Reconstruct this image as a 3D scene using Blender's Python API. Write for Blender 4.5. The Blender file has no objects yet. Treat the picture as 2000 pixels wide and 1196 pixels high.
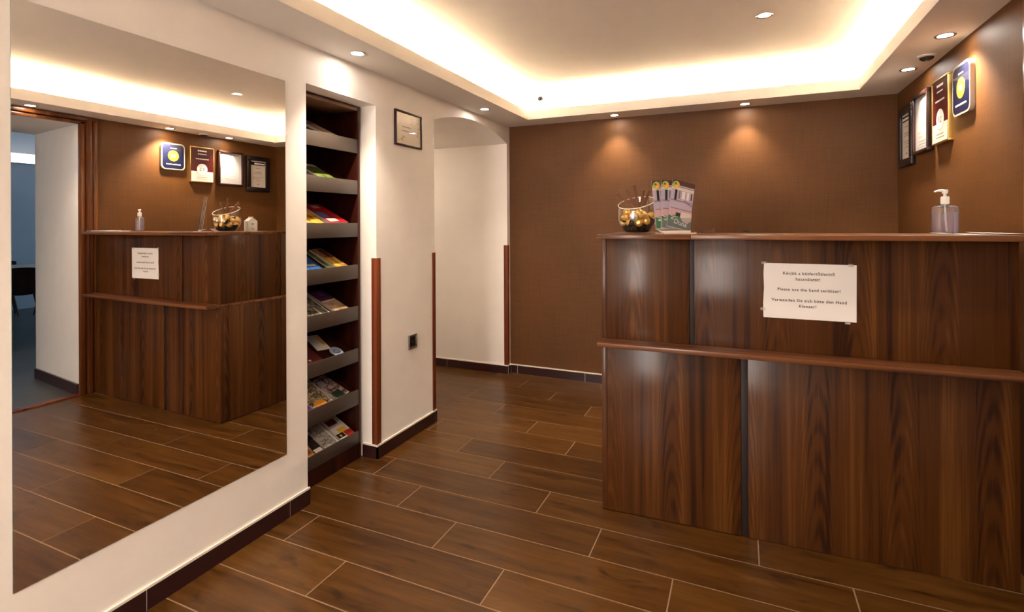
import bpy, bmesh, math, random
from mathutils import Vector, Matrix
PI = math.pi
rnd = random.Random(7)
S = bpy.context.scene
COL = S.collection

# ------------------------------------------------------------------ helpers
def link(name, bm, mats, parent=None, smooth=False, recalc=True):
    if recalc:
        bmesh.ops.recalc_face_normals(bm, faces=bm.faces)
    me = bpy.data.meshes.new(name)
    bm.to_mesh(me); bm.free()
    if not isinstance(mats, (list, tuple)): mats = [mats]
    for m in mats: me.materials.append(m)
    if smooth:
        for p in me.polygons: p.use_smooth = True
    me.set_sharp_from_angle(angle=math.radians(38))
    o = bpy.data.objects.new(name, me)
    COL.objects.link(o)
    if parent: o.parent = parent
    return o

def thing(name, label, cat, loc=(0, 0, 0), rotz=0, group=None):
    o = bpy.data.objects.new(name, None); COL.objects.link(o)
    o.empty_display_size = .05
    o.location = loc; o.rotation_euler = (0, 0, rotz)
    o['label'] = label; o['category'] = cat
    if group: o['group'] = group
    return o

def tag(o, label, cat, group=None):
    o['label'] = label; o['category'] = cat
    if group: o['group'] = group
    return o

def struct(o):
    o['kind'] = 'structure'; return o

def bx(bm, x0, x1, y0, y1, z0, z1, mat=0, bev=0, M=None):
    t = bmesh.new()
    vs = [t.verts.new((x, y, z)) for x in (x0, x1) for y in (y0, y1) for z in (z0, z1)]
    for f in ((0, 1, 3, 2), (4, 6, 7, 5), (0, 4, 5, 1), (2, 3, 7, 6), (0, 2, 6, 4), (1, 5, 7, 3)):
        t.faces.new([vs[i] for i in f])
    if bev:
        bmesh.ops.bevel(t, geom=list(t.edges), offset=bev, segments=2, affect='EDGES', profile=.5)
    merge(bm, t, mat, M)

def merge(bm, t, mat=None, M=None):
    if M is not None: bmesh.ops.transform(t, matrix=M, verts=t.verts)
    bmesh.ops.recalc_face_normals(t, faces=t.faces)
    vm = {v: bm.verts.new(v.co) for v in t.verts}
    for f in t.faces:
        try:
            n = bm.faces.new([vm[v] for v in f.verts])
            n.material_index = f.material_index if mat is None else mat
            n.smooth = f.smooth
        except ValueError: pass
    t.free()

def prism(bm, poly, a, b, axis='z', mat=0, side_mats=None, bev=0):
    """poly: 2D points in the two other axes, in order (x,y),(x,z) or (y,z)"""
    t = bmesh.new()
    def P(p, h):
        return {'z': (p[0], p[1], h), 'y': (p[0], h, p[1]), 'x': (h, p[0], p[1])}[axis]
    A = [t.verts.new(P(p, a)) for p in poly]; B = [t.verts.new(P(p, b)) for p in poly]
    f = t.faces.new(A); f.material_index = mat
    f = t.faces.new(B[::-1]); f.material_index = mat
    n = len(poly)
    for i in range(n):
        f = t.faces.new([A[i], B[i], B[(i + 1) % n], A[(i + 1) % n]])
        f.material_index = side_mats[i] if side_mats else mat
    if bev: bmesh.ops.bevel(t, geom=list(t.edges), offset=bev, segments=2, affect='EDGES', profile=.5)
    merge(bm, t, None)

def lathe(bm, prof, n=32, mat=0, M=None, cap0=False, cap1=False):
    t = bmesh.new(); rings = []
    for r, z in prof:
        rings.append([t.verts.new((r * math.cos(2 * PI * i / n), r * math.sin(2 * PI * i / n), z)) for i in range(n)])
    for a, b in zip(rings, rings[1:]):
        for i in range(n):
            t.faces.new([a[i], a[(i + 1) % n], b[(i + 1) % n], b[i]])
    if cap0: t.faces.new(rings[0][::-1])
    if cap1: t.faces.new(rings[-1])
    for f in t.faces: f.smooth = True
    merge(bm, t, mat, M)

def tube(bm, pts, rad, n=12, mat=0):
    pts = [Vector(p) for p in pts]
    if not isinstance(rad, (list, tuple)): rad = [rad] * len(pts)
    t = bmesh.new(); rings = []
    up = Vector((0, 0, 1))
    for i, p in enumerate(pts):
        d = (pts[min(i + 1, len(pts) - 1)] - pts[max(i - 1, 0)]).normalized()
        u = up if abs(d.dot(up)) < .95 else Vector((1, 0, 0))
        a = d.cross(u).normalized(); b = a.cross(d)
        rings.append([t.verts.new(p + rad[i] * (a * math.cos(2 * PI * k / n) + b * math.sin(2 * PI * k / n))) for k in range(n)])
    for a, b in zip(rings, rings[1:]):
        for k in range(n): t.faces.new([a[k], a[(k + 1) % n], b[(k + 1) % n], b[k]])
    t.faces.new(rings[0][::-1]); t.faces.new(rings[-1])
    for f in t.faces: f.smooth = True
    merge(bm, t, mat)

def frame4(o, x, y, z):
    """matrix with given column axes and origin"""
    x, y, z, o = Vector(x), Vector(y), Vector(z), Vector(o)
    return Matrix(((x.x, y.x, z.x, o.x), (x.y, y.y, z.y, o.y), (x.z, y.z, z.z, o.z), (0, 0, 0, 1)))

def text_bm(bm, body, size, M, mat=0, bold=0.0, align='CENTER', sx=1.0, spacing=1.0):
    c = bpy.data.curves.new('t', 'FONT'); c.body = body; c.size = size; c.offset = bold
    c.align_x = align; c.align_y = 'CENTER'; c.space_character = spacing; c.resolution_u = 3
    o = bpy.data.objects.new('t', c); COL.objects.link(o)
    dg = bpy.context.evaluated_depsgraph_get(); dg.update()
    me = bpy.data.meshes.new_from_object(o.evaluated_get(dg))
    t = bmesh.new(); t.from_mesh(me)
    for f in t.faces: f.material_index = 0
    if sx != 1.0: bmesh.ops.scale(t, vec=(sx, 1, 1), verts=t.verts)
    bmesh.ops.transform(t, matrix=M, verts=t.verts)
    vm = {v: bm.verts.new(v.co) for v in t.verts}
    for f in t.faces:
        try:
            n = bm.faces.new([vm[v] for v in f.verts]); n.material_index = mat
        except ValueError: pass
    t.free()
    bpy.data.objects.remove(o); bpy.data.curves.remove(c); bpy.data.meshes.remove(me)

# ------------------------------------------------------------------ materials
MATS = {}
def base_mat(name):
    m = bpy.data.materials.new(name); m.use_nodes = True
    nt = m.node_tree
    return m, nt, nt.nodes['Principled BSDF']

def N(nt, typ, **kw):
    n = nt.nodes.new(typ)
    for k, v in kw.items():
        if k in n.inputs: n.inputs[k].default_value = v
        else: setattr(n, k, v)
    return n

def math_n(nt, op, a, b=None, c=None):
    n = nt.nodes.new('ShaderNodeMath'); n.operation = op
    for i, v in enumerate((a, b, c)):
        if v is None: continue
        if isinstance(v, (int, float)): n.inputs[i].default_value = v
        else: nt.links.new(v, n.inputs[i])
    return n.outputs[0]

def ramp(nt, fac, stops, interp='LINEAR'):
    r = nt.nodes.new('ShaderNodeValToRGB'); r.color_ramp.interpolation = interp
    el = r.color_ramp.elements
    while len(el) < len(stops): el.new(.5)
    for e, (p, c) in zip(el, stops): e.position = p; e.color = (*c, 1)
    nt.links.new(fac, r.inputs[0]); return r.outputs[0]

def coords(nt, scale=(1, 1, 1), rnd_off=False, kind='Object'):
    tc = nt.nodes.new('ShaderNodeTexCoord')
    mp = nt.nodes.new('ShaderNodeMapping'); mp.inputs['Scale'].default_value = scale
    src = tc.outputs[kind]
    if rnd_off:
        oi = nt.nodes.new('ShaderNodeObjectInfo')
        k = math_n(nt, 'MULTIPLY', oi.outputs['Random'], 7.3)
        va = nt.nodes.new('ShaderNodeVectorMath'); va.operation = 'ADD'
        nt.links.new(src, va.inputs[0]); nt.links.new(k, va.inputs[1]); src = va.outputs[0]
    nt.links.new(src, mp.inputs[0]); return mp.outputs[0]

def simple(name, col, rough=.5, metal=0., spec=.5, emit=None, es=0., coat=0., trans=0., ior=1.5, alpha=1.):
    m, nt, p = base_mat(name)
    p.inputs['Base Color'].default_value = (*col, 1); p.inputs['Roughness'].default_value = rough
    p.inputs['Metallic'].default_value = metal; p.inputs['Specular IOR Level'].default_value = spec
    p.inputs['Coat Weight'].default_value = coat; p.inputs['Transmission Weight'].default_value = trans
    p.inputs['IOR'].default_value = ior; p.inputs['Alpha'].default_value = alpha
    if emit: p.inputs['Emission Color'].default_value = (*emit, 1); p.inputs['Emission Strength'].default_value = es
    return m

def paint(name, col, var=.04, rough=.75, bump=.08, scale=6.):
    m, nt, p = base_mat(name)
    n = N(nt, 'ShaderNodeTexNoise', Scale=scale, Detail=4.); nt.links.new(coords(nt), n.inputs['Vector'])
    c = ramp(nt, n.outputs[0], [(.3, tuple(v * (1 - var) for v in col)), (.7, tuple(min(1, v * (1 + var)) for v in col))])
    nt.links.new(c, p.inputs['Base Color']); p.inputs['Roughness'].default_value = rough
    n2 = N(nt, 'ShaderNodeTexNoise', Scale=60., Detail=3.); nt.links.new(coords(nt), n2.inputs['Vector'])
    b = N(nt, 'ShaderNodeBump', Strength=bump, Distance=.004); nt.links.new(n2.outputs[0], b.inputs['Height'])
    nt.links.new(b.outputs[0], p.inputs['Normal'])
    return m

def wallpaper(name, axis):
    m, nt, p = base_mat(name)
    sv = (260, 6, 6) if axis == 'x' else (6, 260, 6)
    sh = (6, 6, 260)
    a = N(nt, 'ShaderNodeTexNoise', Scale=1., Detail=2.); nt.links.new(coords(nt, sv), a.inputs['Vector'])
    b = N(nt, 'ShaderNodeTexNoise', Scale=1., Detail=2.); nt.links.new(coords(nt, sh), b.inputs['Vector'])
    w = math_n(nt, 'MULTIPLY', math_n(nt, 'ADD', a.outputs[0], b.outputs[0]), .5)
    c = ramp(nt, w, [(.36, WP_D), (.64, WP_L)])
    big = N(nt, 'ShaderNodeTexNoise', Scale=2.2, Detail=3.); nt.links.new(coords(nt), big.inputs['Vector'])
    mx = nt.nodes.new('ShaderNodeMix'); mx.data_type = 'RGBA'; mx.blend_type = 'MULTIPLY'; mx.inputs[0].default_value = 1
    g = ramp(nt, big.outputs[0], [(.3, (.9, .9, .9)), (.7, (1.08, 1.05, 1.02))])
    nt.links.new(c, mx.inputs[6]); nt.links.new(g, mx.inputs[7])
    nt.links.new(mx.outputs[2], p.inputs['Base Color'])
    p.inputs['Roughness'].default_value = .55; p.inputs['Specular IOR Level'].default_value = .35
    bp = N(nt, 'ShaderNodeBump', Strength=.25, Distance=.002); nt.links.new(w, bp.inputs['Height'])
    nt.links.new(bp.outputs[0], p.inputs['Normal'])
    return m

def walnut(name, dark, mid, light, axis='z', rough=.5, flitch=.27, coat=.32, cath=True, across='x'):
    """grain runs along `axis`; `across` is the width direction of the board"""
    m, nt, p = base_mat(name)
    def sc(a, l):
        return tuple(l if ax == axis else a for ax in 'xyz')
    v0 = coords(nt, rnd_off=True)
    def nz(a, l, det):
        mp = nt.nodes.new('ShaderNodeMapping'); mp.inputs['Scale'].default_value = sc(a, l)
        nt.links.new(v0, mp.inputs[0])
        n = N(nt, 'ShaderNodeTexNoise', Scale=1., Detail=det, Roughness=.6); nt.links.new(mp.outputs[0], n.inputs['Vector'])
        return n.outputs[0]
    broad, mid_n, fine = nz(12, .3, 2.), nz(44, .8, 2.), nz(240, 3.5, 3.)
    val = math_n(nt, 'ADD', math_n(nt, 'MULTIPLY', broad, .62), math_n(nt, 'MULTIPLY', mid_n, .38))
    if cath:
        sp = nt.nodes.new('ShaderNodeSeparateXYZ'); nt.links.new(v0, sp.inputs[0])
        w = sp.outputs['XYZ'.index(across.upper())]; h = sp.outputs['XYZ'.index(axis.upper())]
        wob = math_n(nt, 'MULTIPLY', nz(4, 1.5, 2.), .05)
        fr = math_n(nt, 'SUBTRACT', math_n(nt, 'FRACT', math_n(nt, 'ADD', math_n(nt, 'DIVIDE', w, flitch), wob)), .5)
        par = math_n(nt, 'MULTIPLY', math_n(nt, 'MULTIPLY', fr, fr), 9.5)
        ph = math_n(nt, 'ADD', math_n(nt, 'ADD', h, par), math_n(nt, 'MULTIPLY', nz(8, 2., 3.), .28))
        sn = math_n(nt, 'SINE', math_n(nt, 'MULTIPLY', ph, 44.))
        mask = math_n(nt, 'SMOOTH_MIN', math_n(nt, 'MAXIMUM', math_n(nt, 'SUBTRACT', .30, math_n(nt, 'ABSOLUTE', fr)), 0.), .2, .1)
        val = math_n(nt, 'ADD', val, math_n(nt, 'MULTIPLY', math_n(nt, 'MULTIPLY', sn, mask), .28))
    val = math_n(nt, 'ADD', val, math_n(nt, 'MULTIPLY', math_n(nt, 'SUBTRACT', fine, .5), .22))
    c = ramp(nt, val, [(.365, dark), (.47, mid), (.53, mid), (.64, light)])
    nt.links.new(c, p.inputs['Base Color'])
    p.inputs['Roughness'].default_value = rough; p.inputs['Coat Weight'].default_value = coat; p.inputs['Specular IOR Level'].default_value = .15
    p.inputs['Coat Roughness'].default_value = .2
    bp = N(nt, 'ShaderNodeBump', Strength=.06, Distance=.001); nt.links.new(fine, bp.inputs['Height'])
    nt.links.new(bp.outputs[0], p.inputs['Normal'])
    return m

def floor_tile(name, cols):
    m, nt, p = base_mat(name)
    at = nt.nodes.new('ShaderNodeAttribute'); at.attribute_name = 'tone'
    tc = nt.nodes.new('ShaderNodeTexCoord')
    off = nt.nodes.new('ShaderNodeVectorMath'); off.operation = 'MULTIPLY_ADD'
    nt.links.new(at.outputs['Color'], off.inputs[0]); off.inputs[1].default_value = (40, 40, 40)
    nt.links.new(tc.outputs['Object'], off.inputs[2])
    def nz(s, det, sc=1.):
        mp = nt.nodes.new('ShaderNodeMapping'); mp.inputs['Scale'].default_value = s
        nt.links.new(off.outputs[0], mp.inputs[0])
        n = N(nt, 'ShaderNodeTexNoise', Scale=sc, Detail=det, Roughness=.6, Distortion=.6); nt.links.new(mp.outputs[0], n.inputs['Vector'])
        return n.outputs[0]
    g1, g2, kn = nz((2.2, 26, 1), 4.), nz((9, 150, 1), 3.), nz((6, 15, 1), 2.)
    sep = nt.nodes.new('ShaderNodeSeparateColor'); nt.links.new(at.outputs['Color'], sep.inputs[0])
    v = math_n(nt, 'ADD', math_n(nt, 'MULTIPLY', g1, .7), math_n(nt, 'MULTIPLY', g2, .3))
    v = math_n(nt, 'ADD', v, math_n(nt, 'MULTIPLY', math_n(nt, 'SUBTRACT', sep.outputs[0], .5), .16))
    c = ramp(nt, v, [(.3, cols[0]), (.5, cols[1]), (.72, cols[2])])
    knot = ramp(nt, kn, [(.60, (1, 1, 1)), (.74, (.30, .26, .22))])
    mx = nt.nodes.new('ShaderNodeMix'); mx.data_type = 'RGBA'; mx.blend_type = 'MULTIPLY'; mx.inputs[0].default_value = .9
    nt.links.new(c, mx.inputs[6]); nt.links.new(knot, mx.inputs[7]); nt.links.new(mx.outputs[2], p.inputs['Base Color'])
    p.inputs['Roughness'].default_value = .31; p.inputs['Specular IOR Level'].default_value = .36
    bp = N(nt, 'ShaderNodeBump', Strength=.12, Distance=.002); nt.links.new(v, bp.inputs['Height'])
    nt.links.new(bp.outputs[0], p.inputs['Normal'])
    return m

def photo(name, cols, scale=40., rough=.3):
    m, nt, p = base_mat(name)
    n = N(nt, 'ShaderNodeTexNoise', Scale=scale, Detail=2.5, Distortion=.8); nt.links.new(coords(nt, rnd_off=True), n.inputs['Vector'])
    k = len(cols)
    c = ramp(nt, n.outputs[0], [(.3 + .4 * i / max(1, k - 1), cc) for i, cc in enumerate(cols)], 'CONSTANT' if k > 3 else 'LINEAR')
    nt.links.new(c, p.inputs['Base Color']); p.inputs['Roughness'].default_value = rough
    return m

WP_D, WP_L = (.106, .0385, .0060), (.136, .051, .0088)
M_wall = paint('cream_wall_paint', (.90, .84, .775), .02)
M_ceil = paint('ceiling_paint', (.84, .775, .69), .015, bump=.04)
M_reveal = paint('doorway_plaster', (.74, .70, .66), .02)
M_wpx = wallpaper('brown_woven_wallpaper_back', 'x')
M_wpy = wallpaper('brown_woven_wallpaper_side', 'y')
M_tile = floor_tile('wood_look_floor_tile', [(.034, .0112, .0014), (.080, .0305, .0046), (.126, .053, .0105)])
M_grout = simple('tan_grout', (.30, .18, .10), .8)
M_skirt = simple('dark_maroon_skirting_tile', (.030, .008, .008), .3)
M_joint_lit_edge = simple('pale_joint_and_lit_edge', (.85, .76, .66), .7)
M_mirror = simple('mirror_silvering', (.93, .91, .88), .0, 1.)
M_mirror_edge = simple('mirror_glass_edge', (.10, .16, .14), .2)
WD, WM, WL = (.025, .0062, .0012), (.066, .0195, .0026), (.118, .042, .0074)
M_wal = walnut('walnut_laminate_front', WD, WM, WL)
M_wal_side = walnut('walnut_laminate_side', WD, WM, WL, across='y')
M_waltop = walnut('walnut_laminate_top', (.06, .018, .007), (.15, .055, .02), (.24, .10, .04), axis='x', across='y', rough=.3, cath=False)
M_gap = simple('dark_panel_joint', (.012, .005, .004), .6)
M_door = walnut('varnished_door_frame_wood', (.05, .012, .004), (.11, .032, .008), (.20, .07, .018), rough=.3, coat=.4, cath=False)
M_guard = walnut('red_brown_corner_wood', (.06, .011, .004), (.16, .034, .010), (.23, .06, .02), rough=.4, cath=False)
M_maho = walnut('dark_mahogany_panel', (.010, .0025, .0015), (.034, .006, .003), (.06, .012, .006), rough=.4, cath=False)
M_lip = paint('grey_brown_shelf_lip', (.064, .044, .032), .06, .45, .03)
M_rail = walnut('rack_top_rail_wood', (.12, .06, .03), (.22, .12, .07), (.3, .18, .11), axis='y', across='z', rough=.4, cath=False)
M_chrome = simple('brushed_chrome', (.62, .60, .58), .22, 1.)
M_black = simple('black_plastic', (.012, .011, .011), .35)
M_glow = simple('lamp_lens_glow', (1, 1, 1), .3, emit=(1.0, .93, .84), es=14.)
M_led = simple('warm_led_strip', (1, 1, 1), .4, emit=(1.0, .88, .73), es=14.)
M_lit_fascia = simple('cool_lit_fascia', (1, 1, 1), .4, emit=(.80, .88, 1.0), es=.5)
M_paper = simple('white_paper', (.72, .68, .65), .6)
M_ink = simple('black_print', (.035, .022, .020), .6)
M_greyink = simple('grey_print', (.36, .30, .25), .6)
M_glass = simple('clear_glass', (1, 1, 1), .0, trans=1., ior=1.45)
def film(name, tint, milk, ior=1.3):
    m, nt, p = base_mat(name); nt.nodes.remove(p)
    out = nt.nodes['Material Output']
    tr = N(nt, 'ShaderNodeBsdfTransparent'); tr.inputs[0].default_value = (*tint, 1)
    df = N(nt, 'ShaderNodeBsdfDiffuse'); df.inputs[0].default_value = (.85, .82, .85, 1)
    gl = N(nt, 'ShaderNodeBsdfGlossy'); gl.inputs['Roughness'].default_value = .06
    fr = N(nt, 'ShaderNodeFresnel'); fr.inputs[0].default_value = ior
    a = N(nt, 'ShaderNodeMixShader'); a.inputs[0].default_value = milk
    b = N(nt, 'ShaderNodeMixShader')
    nt.links.new(tr.outputs[0], a.inputs[1]); nt.links.new(df.outputs[0], a.inputs[2])
    nt.links.new(fr.outputs[0], b.inputs[0]); nt.links.new(a.outputs[0], b.inputs[1]); nt.links.new(gl.outputs[0], b.inputs[2])
    nt.links.new(b.outputs[0], out.inputs[0]); return m
M_acryl = film('clear_acrylic', (.96, .95, .97), .10)
M_gold = simple('gold_foil', (.92, .58, .17), .36, .7)
M_silver = simple('silver_foil', (.86, .86, .88), .3, .7)
M_cup = simple('brown_paper_cup', (.035, .014, .006), .6)
M_stick = simple('brown_stick_wood', (.15, .050, .013), .6)
M_whitep = simple('white_plastic', (.82, .80, .76), .35)
M_navy = simple('navy_plaque_face', (.010, .012, .035), .12, coat=.8)
M_maroon = simple('maroon_plaque_face', (.075, .006, .006), .3)
M_brass = simple('gold_frame', (.72, .50, .16), .3, 1.)
M_cream = simple('cream_card', (.70, .62, .53), .55)
M_cert = simple('certificate_paper', (.42, .41, .40), .4, coat=.1)
M_bframe = simple('black_frame', (.012, .007, .007), .35)
M_brframe = simple('dark_brown_frame', (.030, .010, .008), .3)
M_yel = simple('yellow_disc', (.62, .27, .02), .4)
M_white = simple('white_print', (.85, .82, .78), .5)
M_greyclear = simple('clear_plaque_rim', (.45, .40, .33), .1, coat=1.)
M_paleprint = simple('pale_reflective_print', (.70, .60, .47), .3, coat=.4)

# ------------------------------------------------------------------ dimensions
XR, YB, YF = 2.78, 4.126, -1.6
ZS, ZL, ZC = 2.134, 2.206, 2.375           # soffit, lip top, upper ceiling
XFL, XFR, YFB, YFF = .267, 2.530, 3.890, -1.3

# ------------------------------------------------------------------ floor
rows = [1.77 + .2035 * k for k in range(-17, 12)]
known = {1.165: .795, 1.365: .445, 1.57: .119, 1.77: .705, 1.967: .39, 2.17: .09, 2.37: .66, 2.575: .355, 2.775: .03, 2.972: .617,
         3.18: .29, 3.39: -.035, 3.59: .543, 3.785: .226, 4.0: .82}
kys = sorted(known)
bounds = [1.165 - .203 * k for k in range(14, 0, -1)] + kys + [4.2]
bm = bmesh.new(); tone = bm.faces.layers.float_color.new('tone_f') if False else None
tones = []
g = .0026
for a, b in zip(bounds, bounds[1:]):
    off = known.get(a, None)
    if off is None: off = rnd.random() * .905
    x = off - .905 * 6
    while x < XR + .1:
        x0, x1 = max(x, -2.1), min(x + .905, XR + .03)
        if x1 - x0 > .02:
            vs = [bm.verts.new(p) for p in ((x0 + g, a + g, 0), (x1 - g, a + g, 0), (x1 - g, b - g, 0), (x0 + g, b - g, 0))]
            bm.faces.new(vs).material_index = 0
            tones.append((rnd.random(), rnd.random(), rnd.random()))
        x += .905
gv = [bm.verts.new(p) for p in ((-2.1, YF, -.0012), (XR + .03, YF, -.0012), (XR + .03, 4.2, -.0012), (-2.1, 4.2, -.0012))]
bm.faces.new(gv).material_index = 1; tones.append((.5, .5, .5))
me = bpy.data.meshes.new('floor'); bm.to_mesh(me); bm.free()
me.materials.append(M_tile); me.materials.append(M_grout)
at = me.attributes.new('tone', 'FLOAT_COLOR', 'CORNER')
i = 0
for p, t in zip(me.polygons, tones):
    for li in p.loop_indices: at.data[li].color = (*t, 1)
fl = bpy.data.objects.new('floor', me); COL.objects.link(fl); struct(fl)

# ------------------------------------------------------------------ left wall (one plastered mass with niche and vaulted passage)
YN0, YN1, ZN = 1.818, 2.320, 1.9536
YP1, YA, ZSP, RISE = 2.915, 4.070, 1.981, .094
bm = bmesh.new()
bx(bm, -.55, 0, YF, YN0, 0, ZC)
bx(bm, -.55, 0, YN0, YN1, ZN, ZC)
bx(bm, -.55, -.45, YN0, YN1, 0, ZN)
bx(bm, -.55, 0, YN1, YP1, 0, ZC)
ch = YA - YP1; R = ch * ch / (8 * RISE) + RISE / 2; yc = (YP1 + YA) / 2; zc = ZSP + RISE - R
arch = []
half = math.asin(ch / 2 / R)
for k in range(25):
    a = half - 2 * half * k / 24
    arch.append((yc + R * math.sin(a), zc + R * math.cos(a)))
prism(bm, [(YP1, ZC), (YA, ZC)] + arch, -2.0, 0, axis='x')
bx(bm, -2.0, 0, YA, 4.3, 0, ZC)
bx(bm, -2.1, -2.0, 2.6, 4.3, 0, ZC)
bx(bm, -2.0, -.55, 2.7, YP1, 0, ZC)
struct(link('wall_left', bm, M_wall))

bm = bmesh.new(); bx(bm, 0, XR + .9, YB, 4.3, 0, ZC); struct(link('wall_back', bm, M_wpx))

# right wall: wallpaper outside, plaster in the thick doorway
YD0, YD1, ZD = 1.15, 2.290, 2.072
bm = bmesh.new()
prism(bm, [(XR, YD1), (3.66, 2.405), (3.66, YB), (XR, YB)], 0, ZC, 'z', 0, [1, 1, 0, 0])
prism(bm, [(XR, YF), (3.66, YF), (3.66, YD0 - .1), (XR, YD0)], 0, ZC, 'z', 0, [1, 1, 1, 0])
prism(bm, [(XR, YD0), (3.66, YD0 - .1), (3.66, 2.405), (XR, YD1)], ZD, ZC, 'z', 1, [1, 1, 1, 0])
struct(link('wall_right', bm, [M_wpy, M_reveal]))

# front wall (behind the camera) with a glazed entrance on its left
bm = bmesh.new()
bx(bm, -.55, .12, YF - .2, YF, 0, ZC); bx(bm, 1.02, XR + .9, YF - .2, YF, 0, ZC)
bx(bm, .12, 1.02, YF - .2, YF, 2.08, ZC)
struct(link('wall_front', bm, M_wall))
bm = bmesh.new()
for a, b, c, d in ((.12, .20, 0, 2.08), (.94, 1.02, 0, 2.08), (.20, .94, 0, .50), (.20, .94, 1.98, 2.08)):
    bx(bm, a, b, YF - .12, YF - .06, c, d, 0, .004)
dr = struct(link('door_1', bm, M_door))
M_day = simple('daylight_glass', (.8, .85, .9), .3, emit=(1.0, .90, .83), es=2.2)
bm = bmesh.new(); bx(bm, .20, .94, YF - .10, YF - .09, .50, 1.98)
link('glazing', bm, M_day, dr)

# ------------------------------------------------------------------ ceiling with dropped soffit and cove
bm = bmesh.new()
bx(bm, -.1, XR + .1, YF, YB + .05, ZC, ZC + .05)
ch_ = .05; lt = .014
def ring(x0, x1, y0, y1, X0, X1, Y0, Y1, z0, z1):
    """rectangular ring between outer X0..X1,Y0..Y1 and inner x0..x1,y0..y1"""
    bx(bm, X0, x0, Y0, Y1, z0, z1); bx(bm, x1, X1, Y0, Y1, z0, z1)
    bx(bm, x0, x1, Y0, y0, z0, z1); bx(bm, x0, x1, y1, Y1, z0, z1)
ring(XFL, XFR, YFF, YFB, 0, XR, YF, YB, ZS, ZS + .016)                                   # soffit board
ring(XFL, XFR, YFF, YFB, XFL - lt, XFR + lt, YFF - lt, YFB + lt, ZS + .016, ZL)            # lip
ring(XFL - ch_, XFR + ch_, YFF - ch_, YFB + ch_, 0, XR, YF, YB, ZS + .016, ZC)             # cove wall
struct(link('ceiling', bm, M_ceil))
bm = bmesh.new()
c0, c1, zz = .030, .040, ZS + .0165
bx(bm, XFL - c1, XFL - c0, YFF, YFB, zz, zz + .006); bx(bm, XFR + c0, XFR + c1, YFF, YFB, zz, zz + .006)
bx(bm, XFL - c0, XFR + c0, YFB + c0, YFB + c1, zz, zz + .006); bx(bm, XFL - c0, XFR + c0, YFF - c1, YFF - c0, zz, zz + .006)
tag(link('light_strip', bm, M_led), 'warm white light strip hidden in the cove around the raised ceiling', 'light strip')

# ------------------------------------------------------------------ baseboards
def skirting(name, runs):
    bm = bmesh.new()
    for axis, fixed, out, a, b, joints in runs:
        # face sits at fixed, sticks out by sign out
        def seg(p, q, t, z0, z1, mat):
            lo, hi = sorted((fixed, fixed + out * t))
            if axis == 'y': bx(bm, lo, hi, p, q, z0, z1, mat)
            else: bx(bm, p, q, lo, hi, z0, z1, mat)
        seg(a, b, .0075, 0, .079, 1)  # pale top strip paints the lit plaster edge; between tiles it is grout
        cuts = [a] + joints + [b]
        for p, q in zip(cuts, cuts[1:]): seg(p + .0015, q - .0015, .009, .001, .070, 0)
    return struct(link(name, bm, [M_skirt, M_joint_lit_edge]))
skirting('baseboard_left', [('y', 0, 1, YF, 1.826, [-1.0, -.4, .2, .8, 1.1, 1.708]), ('y', 0, 1, 2.311, 2.924, [2.9]),
                            ('x', 2.320, -1, -.095, .009, []), ('x', YA, -1, -2.0, .009, [-1.2, -.6]), ('y', 0, 1, YA - .008, YB, [])])
skirting('baseboard_back', [('x', YB, -1, .009, XR, [.07, .67, 1.27, 1.87])])
bm = bmesh.new()
for p, q in ((YF, YD0 - .04),): bx(bm, XR - .009, XR, p, q, 0, .07)
# skirting on the far reveal of the doorway
prism(bm, [(XR + .02, YD1 - .012), (3.66, 2.405 - .012), (3.66, 2.405), (XR + .02, YD1 + .003)], 0, .085)
struct(link('baseboard_right', bm, M_skirt))

# corner guards
def guard(name, cx, cy, dx, dy, z1):
    bm = bmesh.new()
    w, t = .032, .004
    x0, x1 = sorted((cx, cx + dx * w)); y0, y1 = sorted((cy - dy * t, cy))
    bx(bm, x0, x1 + t, y0, y1, .078, z1, 0, .001)
    y0, y1 = sorted((cy, cy + dy * w))
    bx(bm, cx, cx + t, y0, y1, .078, z1, 0, .001)
    struct(link(name, bm, M_guard))
guard('trim_1', 0, YN1, -1, 1, 1.109)
guard('trim_2', 0, YP1, -1, -1, 1.109)
guard('trim_3', 0, YA, -1, 1, 1.109)

# door frame of the right doorway
bm = bmesh.new()
for y0, y1, x in ((2.286, 2.326, .018), (2.330, 2.362, .040), (2.366, 2.402, .030)):
    bx(bm, XR - x, XR + .002, y0, y1, 0, ZD + .055, 0, .007)
bx(bm, XR - .012, XR + .003, 2.284, 2.402, 0, ZD + .055)
for y0, y1, x in ((YD0 - .11, YD0 - .07, .03), (YD0 - .066, YD0 - .034, .04), (YD0 - .03, YD0 + .004, .018)):
    bx(bm, XR - x, XR + .002, y0, y1, 0, ZD + .055, 0, .007)
for z0, z1, x in ((ZD - .004, ZD + .022, .018), (ZD + .025, ZD + .055, .036)):
    bx(bm, XR - x, XR + .002, YD0 - .1, 2.395, z0, z1, 0, .006)
struct(link('trim_4', bm, M_door))
bm = bmesh.new(); prism(bm, [(XR - .01, YD0), (XR + .05, YD0), (XR + .05, YD1), (XR - .01, YD1)], 0, .010)
struct(link('trim_5', bm, M_guard))

# ------------------------------------------------------------------ wall mirror
bm = bmesh.new(); bx(bm, 0, .003, .7524, 1.6952, .2825, 1.9335)
me_faces = None
bm.faces.ensure_lookup_table(); bmesh.ops.recalc_face_normals(bm, faces=bm.faces)
for f in bm.faces: f.material_index = 0 if f.normal.x > .5 else 1
tag(link('wall_mirror', bm, [M_mirror, M_mirror_edge], recalc=False), 'large frameless rectangular mirror set flush into the cream wall', 'mirror')

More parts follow.
